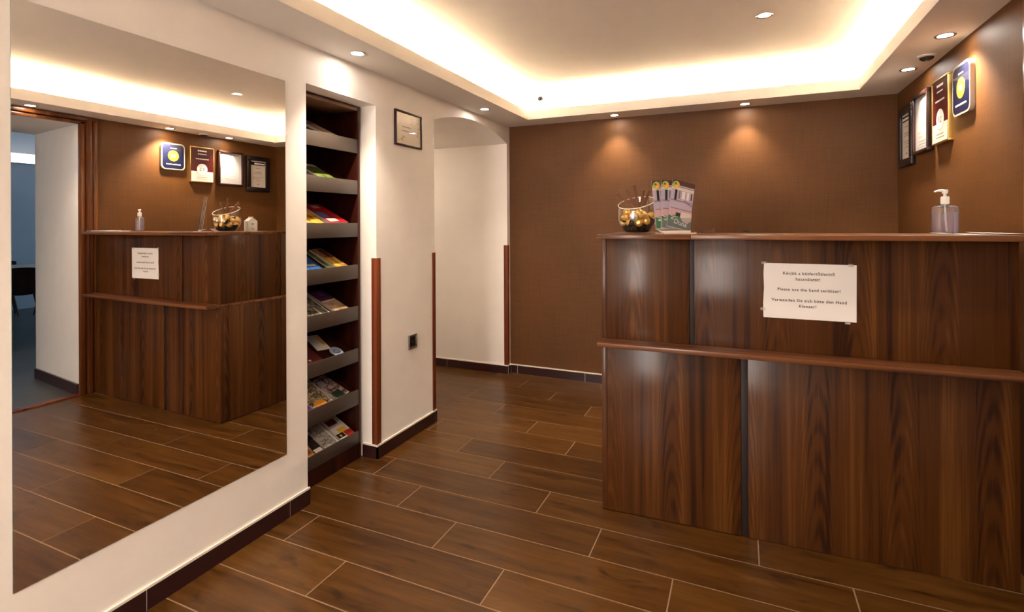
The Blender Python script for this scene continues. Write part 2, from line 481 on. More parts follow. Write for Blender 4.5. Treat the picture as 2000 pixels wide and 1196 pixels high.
# ------------------------------------------------------------------ brochure rack in the niche
RX, RB = -.100, -.42
rack = thing('brochure_rack', 'tall dark mahogany brochure rack with eight lipped shelves in wall niche', 'rack', (-.26, 2.068, 0))
rack.location = (0, 0, 0)
Y0, Y1 = 1.822, 2.306
for y0, y1 in ((Y0, Y0 + .016), (Y1 - .017, Y1)):
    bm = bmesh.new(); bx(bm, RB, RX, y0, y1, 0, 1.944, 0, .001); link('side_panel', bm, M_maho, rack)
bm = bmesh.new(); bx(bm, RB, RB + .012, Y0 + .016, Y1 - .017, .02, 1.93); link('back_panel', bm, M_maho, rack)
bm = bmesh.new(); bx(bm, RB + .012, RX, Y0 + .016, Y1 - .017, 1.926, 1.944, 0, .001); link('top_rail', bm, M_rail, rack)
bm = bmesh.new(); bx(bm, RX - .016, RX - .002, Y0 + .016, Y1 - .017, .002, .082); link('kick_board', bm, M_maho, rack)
LIPS = [(1.690, 1.766), (1.462, 1.539), (1.228, 1.304), (.997, 1.074), (.768, .844), (.537, .609), (.299, .380), (.084, .151)]
SA = math.radians(27.5)
for z0, z1 in LIPS:
    bm = bmesh.new()
    zf = z1 - .022
    dz = .25 * math.tan(SA)
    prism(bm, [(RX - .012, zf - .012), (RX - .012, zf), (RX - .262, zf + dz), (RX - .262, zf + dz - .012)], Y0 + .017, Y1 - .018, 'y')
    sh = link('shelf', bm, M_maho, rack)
    bm = bmesh.new(); bx(bm, RX - .012, RX - .001, Y0 + .0165, Y1 - .0175, z0, z1, 0, .001)
    link('lip', bm, M_lip, sh)

PH = {
 'tan': photo('tan_leaflet_print', [(.25, .13, .06), (.45, .28, .15), (.6, .45, .3)], 30),
 'dark': photo('dark_leaflet_print', [(.012, .008, .008), (.03, .018, .015), (.06, .04, .03)], 30),
 'green': photo('green_leaflet_print', [(.03, .05, .01), (.13, .18, .03), (.22, .24, .08)], 40),
 'yellow': photo('yellow_leaflet_print', [(.08, .02, .005), (.62, .30, .03), (.70, .42, .06), (.75, .55, .25)], 26),
 'red': photo('red_leaflet_print', [(.30, .008, .012), (.42, .015, .02)], 20),
 'blue': photo('blue_leaflet_print', [(.015, .06, .30), (.03, .13, .42), (.06, .22, .5)], 30),
 'bw': photo('grey_photo_print', [(.02, .016, .012), (.12, .10, .075), (.35, .30, .22), (.62, .56, .44)], 55),
 'village': photo('village_photo_print', [(.05, .035, .02), (.3, .22, .13), (.6, .48, .34), (.66, .6, .5)], 60),
 'pink': photo('pink_green_print', [(.02, .035, .02), (.30, .17, .17), (.5, .4, .38), (.4, .3, .42)], 45),
 'news': photo('grey_text_print', [(.14, .12, .10), (.38, .35, .31), (.5, .46, .42), (.2, .17, .15)], 90),
 'orange': photo('orange_food_print', [(.10, .03, .01), (.45, .20, .06), (.62, .36, .15)], 34),
}
C_ = {k: simple('cover_' + k, v, .35) for k, v in dict(white=(.75, .68, .62), purple=(.14, .05, .30), red=(.5, .03, .02), yellow=(.75, .45, .05),
     black=(.015, .012, .012), orange=(.72, .28, .03), maroon=(.09, .012, .012), lblue=(.38, .48, .66), mblue=(.10, .18, .45), dgreen=(.02, .04, .02),
     plum=(.10, .02, .06), tan=(.62, .40, .19), pale=(.62, .55, .45), green=(.06, .16, .065), lilac=(.44, .36, .44), pink=(.55, .33, .34), badge=(.45, .48, .04),
     badgeo=(.85, .25, .05), brown=(.07, .022, .012), shade=(.22, .16, .2)).items()}
ALLM = {**PH, **C_, 'page': M_paper, 'ink': M_ink}

def quad(bm, pts, mat):
    f = bm.faces.new([bm.verts.new(p) for p in pts]); f.material_index = mat
def leaf_bm(w, l, t, base, deco, shape=None):
    """flat leaflet: x -w/2..w/2, y 0..l, z 0..t, printed upper face; deco in 0..1 of width and length"""
    mats = ['page', base]
    bm = bmesh.new()
    if shape == 'round':
        pts = [(w / 2 * math.cos(2 * PI * k / 32), l / 2 + l / 2 * math.sin(2 * PI * k / 32)) for k in range(32)]
    else: pts = [(-w / 2, 0), (w / 2, 0), (w / 2, l), (-w / 2, l)]
    n = len(pts)
    A = [bm.verts.new((x, y, 0)) for x, y in pts]; B = [bm.verts.new((x, y, t)) for x, y in pts]
    bm.faces.new(A[::-1]); f = bm.faces.new(B); f.material_index = 1
    for i in range(n): bm.faces.new([A[i], A[(i + 1) % n], B[(i + 1) % n], B[i]])
    for k, d in enumerate(deco):
        m = d[0]
        if m not in mats: mats.append(m)
        mi = mats.index(m); z = t + .0003 * (k + 1)
        if d[1] == 'c':
            _, _, u, v, r = d
            quad(bm, [((u - .5) * w + r * math.cos(2 * PI * q / 20), v * l + r * math.sin(2 * PI * q / 20), z) for q in range(20)], mi)
        elif d[1] == 'p':
            quad(bm, [((u - .5) * w, v * l, z) for u, v in d[2]], mi)
        else:
            u0, v0, u1, v1 = d[1:]
            quad(bm, [((u0 - .5) * w, v0 * l, z), ((u1 - .5) * w, v0 * l, z), ((u1 - .5) * w, v1 * l, z), ((u0 - .5) * w, v1 * l, z)], mi)
    return bm, [PH[m] if (k == 1 and m in PH) else ALLM[m] for k, m in enumerate(mats)]

def on_shelf(si, y, w, l, t, base, deco, rot, label, name='brochure', up=.004, back=0., shape=None, group=True):
    z1 = LIPS[si][1]; zf = z1 - .022
    D = Vector((-math.cos(SA), 0, math.sin(SA))); W = Vector((0, 1, 0)); Nn = Vector((math.sin(SA), 0, math.cos(SA)))
    r = math.radians(rot)
    Dr = D * math.cos(r) + W * math.sin(r) * -1; Wr = W * math.cos(r) + D * math.sin(r)
    # keep the lowest corner behind the lip
    low = abs(math.sin(r)) * w / 2
    o = Vector((RX - .013, y, zf)) + D * (low + .004 + back) + Nn * up
    bm, mats = leaf_bm(w, l, t, base, deco, shape)
    ob = link(name, bm, mats)
    ob.matrix_world = frame4(o, Wr, Dr, Nn)
    ords = ['top', 'second', 'third', 'fourth', 'fifth', 'sixth', 'seventh', 'lowest'][si]
    tag(ob, label, 'brochure', 'brochures on the %s shelf of the rack' % ords)
    return ob
dots = lambda m, n, v0, v1: [(m, .08 + .84 * k / n, v0, .08 + .84 * k / n + .06, v1) for k in range(n)]
# top shelf
on_shelf(0, 1.905, .10, .2, .006, 'orange', [], 0, 'orange leaflet mostly hidden at the wall end of the top rack shelf')
on_shelf(0, 1.985, .06, .17, .004, 'dark', [], 0, 'dark leaflet lying between two others on the top rack shelf')
on_shelf(0, 2.125, .10, .2, .012, 'tan', [('pale', .55, .1, .95, .8), ('brown', .1, .72, .6, .86), ('black', 'c', .6, .78, .012)], 12, 'tan and cream leaflet leaning on the top rack shelf')
# second
on_shelf(1, 1.935, .15, .2, .006, 'dark', [('white', .1 + .22 * k, .10, .2 + .22 * k, .16) for k in range(4)], 0, 'black leaflet with small white marks on the second rack shelf')
on_shelf(1, 2.09, .12, .2, .010, 'green', [('white', .0, .82, 1, 1)], 0, 'green leaflet with a white top band on the second rack shelf')
# third
on_shelf(2, 1.95, .20, .2, .016, 'yellow', [('pale', .1, .8, .95, .96), ('brown', .2, .4, .6, .5), ('yellow', .1, .05, .9, .2)], -6, 'yellow and brown illustrated magazines piled on the third rack shelf')
on_shelf(2, 2.155, .145, .22, .02, 'red', [('white', .35, .76, .75, .9), ('mblue', .05, .28, .45, .55), ('pale', .1, .06, .6, .22)], 4, 'bright red booklet with a white patch on the third rack shelf')
# fourth
on_shelf(3, 1.96, .16, .19, .010, 'blue', [('white', .0, .86, .5, .96), ('white', .2, .5, .55, .62), ('pale', .55, .2, .9, .3)], -4, 'blue leaflet with white shapes on the fourth rack shelf')
on_shelf(3, 2.105, .03, .2, .006, 'green', [], 0, 'thin dark green leaflet on edge on the fourth rack shelf')
on_shelf(3, 2.18, .09, .2, .014, 'orange', [('yellow', .1, .0, .5, .5), ('maroon', .5, .5, .9, .95), ('yellow', .6, .1, .9, .4)], 5, 'narrow orange and yellow leaflet stack on the fourth rack shelf')
# fifth
on_shelf(4, 1.99, .21, .21, .008, 'bw', [('pale', .95, 0, 1, 1), ('pale', .68, .0, .74, .35)], 0, 'grey photo brochure with a cream edge on the fifth rack shelf')
on_shelf(4, 2.175, .11, .21, .012, 'tan', [('plum', .0, .5, 1, 1), ('white', .05, .44, .95, .5), ('purple', .4, .7, .8, .92)], 4, 'plum and tan brochure beside the grey photo one, fifth rack shelf')
# sixth
on_shelf(5, 1.965, .16, .2, .008, 'maroon', [('white', .22, .62, .30, .74), ('white', .46, .64, .54, .76), ('pink', .72, .62, .9, .72), ('white', .5, .12, .58, .18)], 0, 'dark maroon leaflet with white spots on the sixth rack shelf')
on_shelf(5, 2.12, .085, .13, .004, 'white', [('yellow', .72, .3, .95, .9)], -8, 'pale card with a yellow edge lying high on the sixth rack shelf', back=.075)
on_shelf(5, 2.165, .075, .075, .004, 'lblue', [('mblue', 'c', .5, .5, .02), ('lilac', 'c', .5, .5, .013)], 0, 'round light blue leaflet on the sixth rack shelf', up=.009, shape='round')
# seventh
on_shelf(6, 1.905, .12, .2, .010, 'tan', [('purple', .0, .0, 1, .4), ('white', .3, .12, .75, .26), ('white', .5, .4, 1, .8)], 0, 'purple and white leaflet at the wall end of the seventh rack shelf')
on_shelf(6, 2.04, .14, .22, .010, 'village', [('pale', .94, 0, 1, 1), ('orange', .2, .04, .7, .2)], 0, 'village photo brochure with cream border on the seventh rack shelf')
on_shelf(6, 2.185, .11, .18, .012, 'pink', [('dgreen', .1, .0, .7, .3), ('lilac', .1, .6, .5, .85)], 8, 'pink and dark green brochure on the seventh rack shelf')
# lowest
on_shelf(7, 1.915, .13, .17, .012, 'orange', [('pale', .1, .1, .4, .3)], -6, 'orange food picture booklet on the lowest rack shelf')
on_shelf(7, 2.015, .06, .2, .008, 'dark', [('white', .1, .0, .9, .16)], 0, 'black leaflet with white foot on the lowest rack shelf')
on_shelf(7, 2.10, .10, .22, .012, 'news', [('white', .86, .0, .98, 1)], 0, 'grey text covered brochure on the lowest rack shelf')
on_shelf(7, 2.215, .11, .22, .014, 'white', [('red', .5, .0, 1, .2), ('yellow', .3, .2, .8, .34), ('black', .0, .06, .45, .2), ('yellow', .1, .7, .9, .9), ('maroon', .1, .5, .7, .68), ('yellow', 'c', .2, .12, .008)], 0, 'red yellow and black patterned brochure on the lowest rack shelf')

# ------------------------------------------------------------------ reception counter
ANG = math.atan(.0362)
CX, CY = 1.2614, 2.3207
ctr = thing('reception_counter', 'L-shaped walnut laminate reception counter with ledge and overhanging top', 'counter', (CX, CY, 0), ANG)
LEN, SIDE = 1.470, .56
ZT0, ZT1, ZG0, ZG1 = 1.229, 1.249, .757, .777
OV = .097
def part(name, mat, *boxes, bev=.0008, parent=ctr, label=None):
    bm = bmesh.new()
    for b in boxes: bx(bm, *b, 0, bev)
    o = link(name, bm, mat, parent)
    if label: o['label'] = label
    return o
part('side_edge', M_wal, (0, .024, 0, .02, .004, ZG0), (0, .024, 0, .02, ZG1, ZT0))
part('front_panel', M_wal, (.0245, .378, 0, .02, ZG1, ZT0))
part('front_panel', M_wal, (.398, LEN, 0, .02, ZG1, ZT0))
part('front_panel', M_wal, (.0245, .577, 0, .02, .004, ZG0))
part('front_panel', M_wal, (.604, LEN, 0, .02, .002, ZG0))
part('joint_strip', M_gap, (.378, .398, .006, .02, ZG1, ZT0)).__setitem__('label', 'dark joint strip')
part('joint_strip', M_gap, (.577, .604, .006, .02, .004, ZG0)).__setitem__('label', 'dark joint strip')
part('side_panel', M_wal_side, (0, .02, .0205, SIDE - .09, ZG1, ZT0))
part('side_panel', M_wal_side, (0, .02, .0205, SIDE - .09, .004, ZG0))
part('side_panel', M_wal_side, (0, .02, SIDE - .086, SIDE, .004, ZG0), (0, .02, SIDE - .086, SIDE, ZG1, ZT0))
part('ledge', M_waltop, (0, LEN, -OV, .15, ZG0, ZG1), (0, .15, .1501, SIDE, ZG0, ZG1), bev=.002)
part('countertop', M_waltop, (.3885, LEN, -OV, .32, ZT0, ZT1), bev=.002)
part('countertop', M_waltop, (0, .3880, -OV, SIDE, ZT0, ZT1), bev=.002)
part('work_desk', M_waltop, (.39, LEN, .021, .60, .72, .745))
part('inner_panel', M_wal, (.37, .388, .30, SIDE, .004, ZT0))

# paper notice on the counter front
sg = thing('paper_notice', 'white landscape paper notice taped to the upper counter front', 'notice', (0, 0, 0))
U = Matrix.Translation((CX, CY, 0)) @ Matrix.Rotation(ANG, 4, 'Z')
sg.matrix_world = U @ Matrix.Translation((.8245, -.0008, 1.0228)) @ Matrix.Rotation(math.radians(.3), 4, 'Y')
W2, H2 = .1611, .1101
bm = bmesh.new(); prism(bm, [(-W2, -H2), (W2, -H2), (W2, H2), (-W2 + .002, H2), (-W2, H2 * .6), (-W2 + .002, .01), (-W2 - .001, -.05)], -.0006, 0, 'y'); link('sheet', bm, M_paper, sg)
def serif_text(bm, body, size, M):
    """bold roman lettering: sans outlines with slab serifs set on every stem end"""
    t = bmesh.new(); text_bm(t, body, size, Matrix.Identity(4), 0, bold=.0003, sx=1.02, spacing=1.12)
    bmesh.ops.remove_doubles(t, verts=t.verts, dist=1e-6)
    bars = []
    for e in t.edges:
        if e.is_boundary and abs(e.verts[0].co.y - e.verts[1].co.y) < size * .004:
            L = abs(e.verts[0].co.x - e.verts[1].co.x)
            if size * .05 < L < size * .24:
                y = e.verts[0].co.y; x = (e.verts[0].co.x + e.verts[1].co.x) / 2
                up = e.link_faces[0].calc_center_median().y > y
                bars.append((x, y, L, up))
    for x, y, L, up in bars:
        h = size * .035 * (1 if up else -1); k = L / 2 + size * .04
        f = t.faces.new([t.verts.new((x - k, y, .0001)), t.verts.new((x + k, y, .0001)), t.verts.new((x + k, y + h, .0001)), t.verts.new((x - k, y + h, .0001))])
    for f in t.faces:
        if f.normal.z < 0: f.normal_flip()
    bmesh.ops.transform(t, matrix=M, verts=t.verts)
    vm = {v: bm.verts.new(v.co) for v in t.verts}
    for f in t.faces: bm.faces.new([vm[v] for v in f.verts])
    t.free()
for s_, x, z in (('K\u00e9rj\u00fck a k\u00e9zfert\u0151tlen\u00edt\u0151', -.001, .0705), ('haszn\u00e1lat\u00e1t!', -.003, .0480), ('Please use the hand sanitizer!', -.001, .0060),
                ('Verwenden Sie sich bitte den Hand', -.001, -.0370), ('Klenzer!', -.004, -.0590)):
    bm = bmesh.new(); serif_text(bm, s_, .0158, frame4((x, -.0009, z), (1, 0, 0), (0, 0, 1), (0, -1, 0))); link('text_line', bm, M_ink, sg, recalc=False)
M_tape = simple('clear_tape', (.75, .65, .55), .2, alpha=.3)
for x, z in ((-W2, H2), (W2 - .02, H2 - .002), (W2 - .03, -H2 - .004), (-W2 - .003, -H2 * .7)):
    bm = bmesh.new(); bx(bm, x - .008, x + .010, -.0011, -.0009, z - .005, z + .006); link('tape', bm, M_tape, sg)

# ------------------------------------------------------------------ glass bowl with chocolates and sticks
BC = Vector((1.394, 2.470, ZT1)); BR = .089
bowl = thing('glass_bowl', 'round clear glass bowl with slanted rim holding chocolates on counter', 'bowl', BC)
tilt = Vector((-.09, -.36, 1)).normalized()
rz = .145
PROF = [(.0, .004), (.030, .004), (.050, .005), (.062, .012), (.074, .026), (.083, .045), (.088, .065), (.0885, .085), (.087, .110), (.0845, .135), (.082, .165), (.080, .19)]
def rad_at(z):
    for (r0_, z0_), (r1_, z1_) in zip(PROF[2:], PROF[3:]):
        if z <= z1_: return r0_ + (r1_ - r0_) * max(0, (z - z0_)) / (z1_ - z0_)
    return .08
b_ = bmesh.new(); lathe(b_, [(max(r, .0005), z) for r, z in PROF], 64, 0, None, True, False)
t = b_
bmesh.ops.remove_doubles(t, verts=t.verts, dist=1e-5)
bmesh.ops.bisect_plane(t, geom=list(t.verts) + list(t.edges) + list(t.faces), plane_co=(0, 0, rz), plane_no=tilt, clear_outer=True)
rim_pts = [v.co.copy() for v in t.verts if any(e.is_boundary for e in v.link_edges)]
bmesh.ops.recalc_face_normals(t, faces=t.faces)
bmesh.ops.solidify(t, geom=list(t.faces), thickness=.0022)
for f in t.faces: f.smooth = True
bm = bmesh.new(); merge(bm, t, 0); link('vessel', bm, M_glass, bowl)
cen = sum(rim_pts, Vector()) / len(rim_pts)
ax = tilt.orthogonal().normalized(); ay = tilt.cross(ax)
rim_pts.sort(key=lambda p: math.atan2((p - cen).dot(ay), (p - cen).dot(ax)))
bm = bmesh.new(); tube(bm, rim_pts + [rim_pts[0]], .0021, 8)
link('rim', bm, simple('polished_glass_rim', (.95, .88, .80), .08, spec=1., coat=1.), bowl, True)

# balls packed by a small relaxation
r0 = .0180
balls = []
rb = random.Random(3)
for k in range(40):
    balls.append(Vector((rb.uniform(-.05, .05), rb.uniform(-.05, .05), .03 + .0030 * k)))
for it in range(900):
    for b in balls: b.z -= .0006
    for i in range(len(balls)):
        for j in range(i):
            d = balls[i] - balls[j]; L = d.length
            if L < 2 * r0 and L > 1e-9:
                q = d * ((2 * r0 - L) / L * .5); balls[i] += q; balls[j] -= q
    for b in balls:
        L = math.hypot(b.x, b.y); lim = rad_at(b.z - r0 * .45) - r0 - .004
        if L > lim: b.x *= lim / L; b.y *= lim / L
        if b.z < .009 + r0: b.z = .009 + r0
def foil_ball():
    t = bmesh.new(); bmesh.ops.create_icosphere(t, subdivisions=3, radius=r0)
    q = random.Random(5)
    for v in t.verts: v.co *= 1 + q.uniform(-.05, .035)
    for f in t.faces: f.smooth = False
    b = bmesh.new(); merge(b, t, 0)
    me = bpy.data.meshes.new('wrapper'); b.to_mesh(me); b.free(); me.materials.append(M_gold); return me
def cup_mesh():
    b = bmesh.new(); t = bmesh.new(); n = 36; rings = []
    for r, z in ((.010, -.0185), (.0150, -.0165), (.0188, -.009), (.0200, -.001)):
        rings.append([t.verts.new(((r + (.0006 if i % 2 else -.0006)) * math.cos(2 * PI * i / n), (r + (.0006 if i % 2 else -.0006)) * math.sin(2 * PI * i / n), z)) for i in range(n)])
    for a, c in zip(rings, rings[1:]):
        for i in range(n): t.faces.new([a[i], a[(i + 1) % n], c[(i + 1) % n], c[i]])
    t.faces.new(rings[0][::-1]); merge(b, t, 0)
    me = bpy.data.meshes.new('paper_cup'); b.to_mesh(me); b.free(); me.materials.append(M_cup); return me
foil, cup = foil_ball(), cup_mesh()
foil_s = foil.copy(); foil_s.materials.clear(); foil_s.materials.append(M_silver)
top_front = max(range(40), key=lambda i: -balls[i].y + balls[i].z * 1.2 - abs(balls[i].x) * .6)
for i, b in enumerate(balls):
    sil = i == top_front
    e = thing('wrapped_chocolate', 'silver foil chocolate ball among the gold ones in glass bowl' if sil else 'gold foil chocolate ball in a brown paper cup in glass bowl', 'chocolate', BC + b, 0, 'chocolates in the glass bowl')
    if b.z < .034: e.rotation_euler = Vector((b.x * -1, b.y * -1, .035)).to_track_quat('Z', 'Y').to_euler()
    else: e.rotation_euler = (rb.uniform(-1.2, 1.2), rb.uniform(-1.2, 1.2), rb.uniform(0, 6))
    o = bpy.data.objects.new('wrapper', foil_s if sil else foil); COL.objects.link(o); o.parent = e
    if not sil and (b.z < .034 or i % 4 == 0):
        o = bpy.data.objects.new('paper_cup', cup); COL.objects.link(o); o.parent = e
# sticks fanning out of the bowl
for k, (tx, ty, tz, lab) in enumerate(((-.094, .02, .190, 'low sloping'), (-.058, .05, .205, 'sloping'), (-.012, .00, .226, 'upright'), (.036, -.02, .203, 'outward leaning'), (.052, .055, .200, 'rearmost leaning'))):
    bm = bmesh.new()
    p0 = Vector((.006 + .008 * (k - 2), .0 + ty * .1, .118)); p1 = Vector((tx, ty, tz))
    side = (p1 - p0).cross(Vector((0, 1, 0))).normalized()
    mid = (p0 + p1) / 2
    tube(bm, [BC + p0, BC + mid + Vector((0, .002, 0)), BC + p1], [.0050, .0062, .0070], 8)
    tag(link('wooden_stick', bm, M_stick, None, True), '%s thin brown stick standing in the chocolate bowl' % lab, 'stick', 'brown sticks in the glass bowl')

# ------------------------------------------------------------------ brochure stand with three leaflets
HC = Vector((1.560, 2.425, ZT1))
view = Vector((HC.x - 1.845, HC.y, 0)).normalized()           # the stand faces the visitor
hw = Vector((view.y, -view.x, 0))
HM = frame4(HC, hw, view, (0, 0, 1))
HM = HM @ Matrix.Rotation(math.radians(28.7), 4, 'Z')
st = thing('leaflet_stand', 'clear acrylic leaflet stand with pale foot beside the chocolate bowl', 'stand', (0, 0, 0))
st.matrix_world = HM
bm = bmesh.new()
prism(bm, [(-.074, -.062), (.082, -.062), (.068, .045), (-.060, .045)], 0, .005, 'z')
link('foot', bm, simple('pale_stand_foot', (.78, .62, .50), .15, coat=.8), st)
bm = bmesh.new()
bx(bm, -.070, .070, .012, .0145, .005, .235, 0)
link('back_plate', bm, M_acryl, st)
bm = bmesh.new(); bx(bm, -.070, .070, -.036, -.0335, .018, .070); bx(bm, -.070, .070, -.036, .012, .014, .018)
link('front_lip', bm, M_acryl, st)
bm = bmesh.new(); prism(bm, [(-.036, .005), (-.030, .005), (.012, .018), (.006, .020), (-.036, .014)], -.069, .069, 'x')
link('foot_ramp', bm, simple('pale_stand_ramp', (.80, .66, .56), .2), st)
def town_leaflet(k, x, yoff, tilt_, label):
    w, l = .112, .222
    deco = [('brown', 0, .90, 1, 1), ('shade', 0, .855, 1, .875), ('lilac', 0, .30, 1, .86), ('pale', .0, .80, 1, .855),
            ('white', .48, .63, .62, .79), ('white', .70, .63, .80, .79), ('black', .16, .58, .26, .80), ('black', .88, .64, .93, .78), ('shade', .33, .62, .40, .79),
            ('lilac', .05, .42, .9, .56), ('shade', .05, .39, .95, .42), ('shade', .0, .565, 1, .585), ('pink', 0, .24, 1, .40), ('pale', .55, .22, 1, .36),
            ('shade', 'p', [(.55, .58), (.62, .61), (1., .52), (1., .50)]),
            ('green', 0, .0, 1, .26), ('dgreen', .3, .26, .5, .33), ('pale', 'p', [(.5, .26), (.62, .17), (.85, .14), (1, .22), (1, .32), (.6, .34)]),
            ('pale', 'p', [(0, .255), (.2, .225), (.4, .235), (.4, .245), (.2, .24), (0, .27)]),
            ('badge', 'c', .16, .895, .0165), ('badgeo', 'c', .20, .875, .010), ('green', 'c', .12, .915, .006), ('yellow', 'c', .17, .855, .006),
            ('pale', 0, 0, 1, .018)]
    bm, mats = leaf_bm(w, l, .0012, 'lilac', deco)
    mats = list(mats) + [M_white]
    text_bm(bm, 'Duna', .030, frame4((.004, .028, .010), (1, -.12, 0), (.15, 1, 0), (0, 0, 1)), len(mats) - 1, bold=.0004)
    text_bm(bm, 'az', .016, frame4((-.038, .042, .010), (1, 0, 0), (0, 1, 0), (0, 0, 1)), len(mats) - 1, bold=.0004)
    o = link('town_leaflet', bm, mats)
    a = math.radians(tilt_); lean = math.radians(8)
    X = Vector((math.cos(a), 0, -math.sin(a))); Y = Vector((math.sin(a), math.sin(lean), math.cos(a))).normalized()
    Z = X.cross(Y).normalized(); Y = Z.cross(X)
    o.matrix_world = HM @ frame4((x, yoff, .0195), X, Y, Z)
    tag(o, label, 'leaflet', 'town leaflets in the acrylic stand')
town_leaflet(0, -.030, -.0105, -1, 'green footed town leaflet mostly covered, closest to chocolate bowl')
town_leaflet(1, -.010, -.0185, 5, 'middle town leaflet fanned between two copies in acrylic stand')
town_leaflet(2, .010, -.0270, 13, 'front town leaflet tilted sideways with full cover showing in acrylic stand')

# small milk carton hidden behind the stand, seen in the mirror
ct = thing('milk_carton', 'small white gable-topped carton behind the leaflet stand, seen in mirror', 'carton', (1.520, 2.765, ZT1), .25)
bm = bmesh.new(); bx(bm, -.034, .034, -.034, .034, 0, .075, 0, .001)
prism(bm, [(-.034, .075), (.034, .075), (.003, .100), (-.003, .100)], -.034, .034, 'x')
for z, w in ((.055, .018), (.047, .012), (.018, .02)): bx(bm, -.0346, -.0342, -w / 2 - .002, w / 2 - .002, z - .003, z + .003, 1)
link('body', bm, [M_whitep, M_greyink], ct)
bm = bmesh.new(); bx(bm, -.034, .034, -.002, .002, .099, .108); link('gable_seal', bm, M_whitep, ct)

# small items peeking over the inner edge of the counter
bm = bmesh.new(); prism(bm, [(-.03, 0), (.03, 0), (.03, .018), (.022, .020)], -.02, .02, 'y')
o = link('wedge_block', bm, M_stick); o.location = (1.700, 2.60, ZT1)
tag(o, 'small brown wedge on the counter just behind the leaflet stand', 'wedge')

bm = bmesh.new(); tube(bm, [(.012 * math.cos(PI * k / 10), 0, .010 * math.sin(PI * k / 10)) for k in range(11)], .0035, 8)
o = link('cable_loop', bm, M_black, None, True); o.location = (1.862, 2.60, ZT1 + .002)
tag(o, 'small black cable loop at the inner edge of the counter top', 'cable')

# ------------------------------------------------------------------ hand sanitizer
SC = Vector((2.592, 2.613, ZT1))
sb = thing('hand_sanitizer', 'clear pump bottle of hand sanitizer with white pump on the counter', 'bottle', SC, math.radians(18))
def rrect(w, d, r, n=6):
    pts = []
    for sx, sy, a0 in ((1, 1, 0), (-1, 1, 90), (-1, -1, 180), (1, -1, 270)):
        for k in range(n + 1):
            a = math.radians(a0 + 90 * k / n); pts.append((sx * (w - r) + r * math.cos(a), sy * (d - r) + r * math.sin(a)))
    return pts
def loft(bm, levels, mat=0, cap=True):
    t = bmesh.new(); rings = []
    for w, d, r, z in levels: rings.append([t.verts.new((x, y, z)) for x, y in rrect(w, d, r)])
    for a, b in zip(rings, rings[1:]):
        n = len(a)
        for i in range(n): t.faces.new([a[i], a[(i + 1) % n], b[(i + 1) % n], b[i]])
    if cap: t.faces.new(rings[0][::-1]); t.faces.new(rings[-1])
    for f in t.faces: f.smooth = True
    merge(bm, t, mat)
bm = bmesh.new()
loft(bm, [(.036, .022, .012, .0), (.040, .026, .013, .003), (.041, .027, .013, .02), (.041, .027, .013, .094), (.039, .025, .012, .106), (.030, .018, .010, .112), (.014, .013, .0125, .115), (.013, .013, .0125, .120)])
link('bottle_body', bm, M_acryl, sb, True)
bm = bmesh.new(); loft(bm, [(.0375, .0235, .011, .004), (.0385, .0245, .012, .02), (.0385, .0245, .012, .086)])
link('gel', bm, film('clear_violet_gel', (.88, .84, .92), .10, 1.15), sb, True)
bm = bmesh.new(); lathe(bm, [(.012, .118), (.0135, .120), (.0135, .148), (.011, .150)], 28, 0, None, True, True)
for k in range(28):
    a = 2 * PI * k / 28
    bx(bm, -.0006, .0006, .0132, .0142, .121, .147, 0, 0, Matrix.Rotation(a, 4, 'Z'))
link('collar', bm, M_whitep, sb, True)
bm = bmesh.new(); lathe(bm, [(.0055, .150), (.0055, .160), (.010, .163), (.011, .173), (.009, .177)], 24, 0, None, True, True)
tube(bm, [(.006, 0, .1715), (-.012, 0, .1735), (-.030, 0, .172), (-.040, 0, .168)], [.006, .005, .004, .003], 10)
link('pump', bm, M_whitep, sb, True)
bm = bmesh.new(); tube(bm, [(0, 0, .12), (.002, 0, .06), (.006, 0, .008)], .0032, 10); link('dip_tube', bm, M_whitep, sb, True)

# papers by the sanitizer
def sheet(name, label, loc, rz, w, d, curl, mats, z0):
    bm = bmesh.new(); n = 14; g_ = []
    for i in range(n + 1):
        row = []
        for j in range(7):
            u, v = i / n, j / 6
            z = .0006 + curl * max(0, 1 - u * 4) ** 2 * (.4 + .6 * (1 - v)) + .0015 * math.sin(u * 5 + v * 2) ** 2
            row.append(bm.verts.new(((u - .5) * w, (v - .5) * d, z)))
        g_.append(row)
    for i in range(n):
        for j in range(6):
            f = bm.faces.new([g_[i][j], g_[i + 1][j], g_[i + 1][j + 1], g_[i][j + 1]]); f.smooth = True
            f.material_index = 1 if (i < 3 and j < 1) else 0
    bmesh.ops.solidify(bm, geom=list(bm.faces), thickness=.0005)
    o = link(name, bm, mats); o.location = (loc[0], loc[1], z0); o.rotation_euler = (0, 0, rz)
    tag(o, label, 'paper', 'papers by the sanitizer'); return o
M_greenedge = simple('green_printed_edge', (.22, .38, .20), .5)
sheet('paper_sheet', 'white paper with a green edge lying in front of sanitizer bottle', (2.600, 2.405, 0), ANG, .17, .21, .007, [M_paper, M_greenedge], ZT1 + .0012)
sheet('paper_sheet', 'plain white paper lying against the brown side wall on the counter', (2.672, 2.395, 0), ANG - .02, .105, .20, .004, [M_paper, M_paper], ZT1 + .0055)

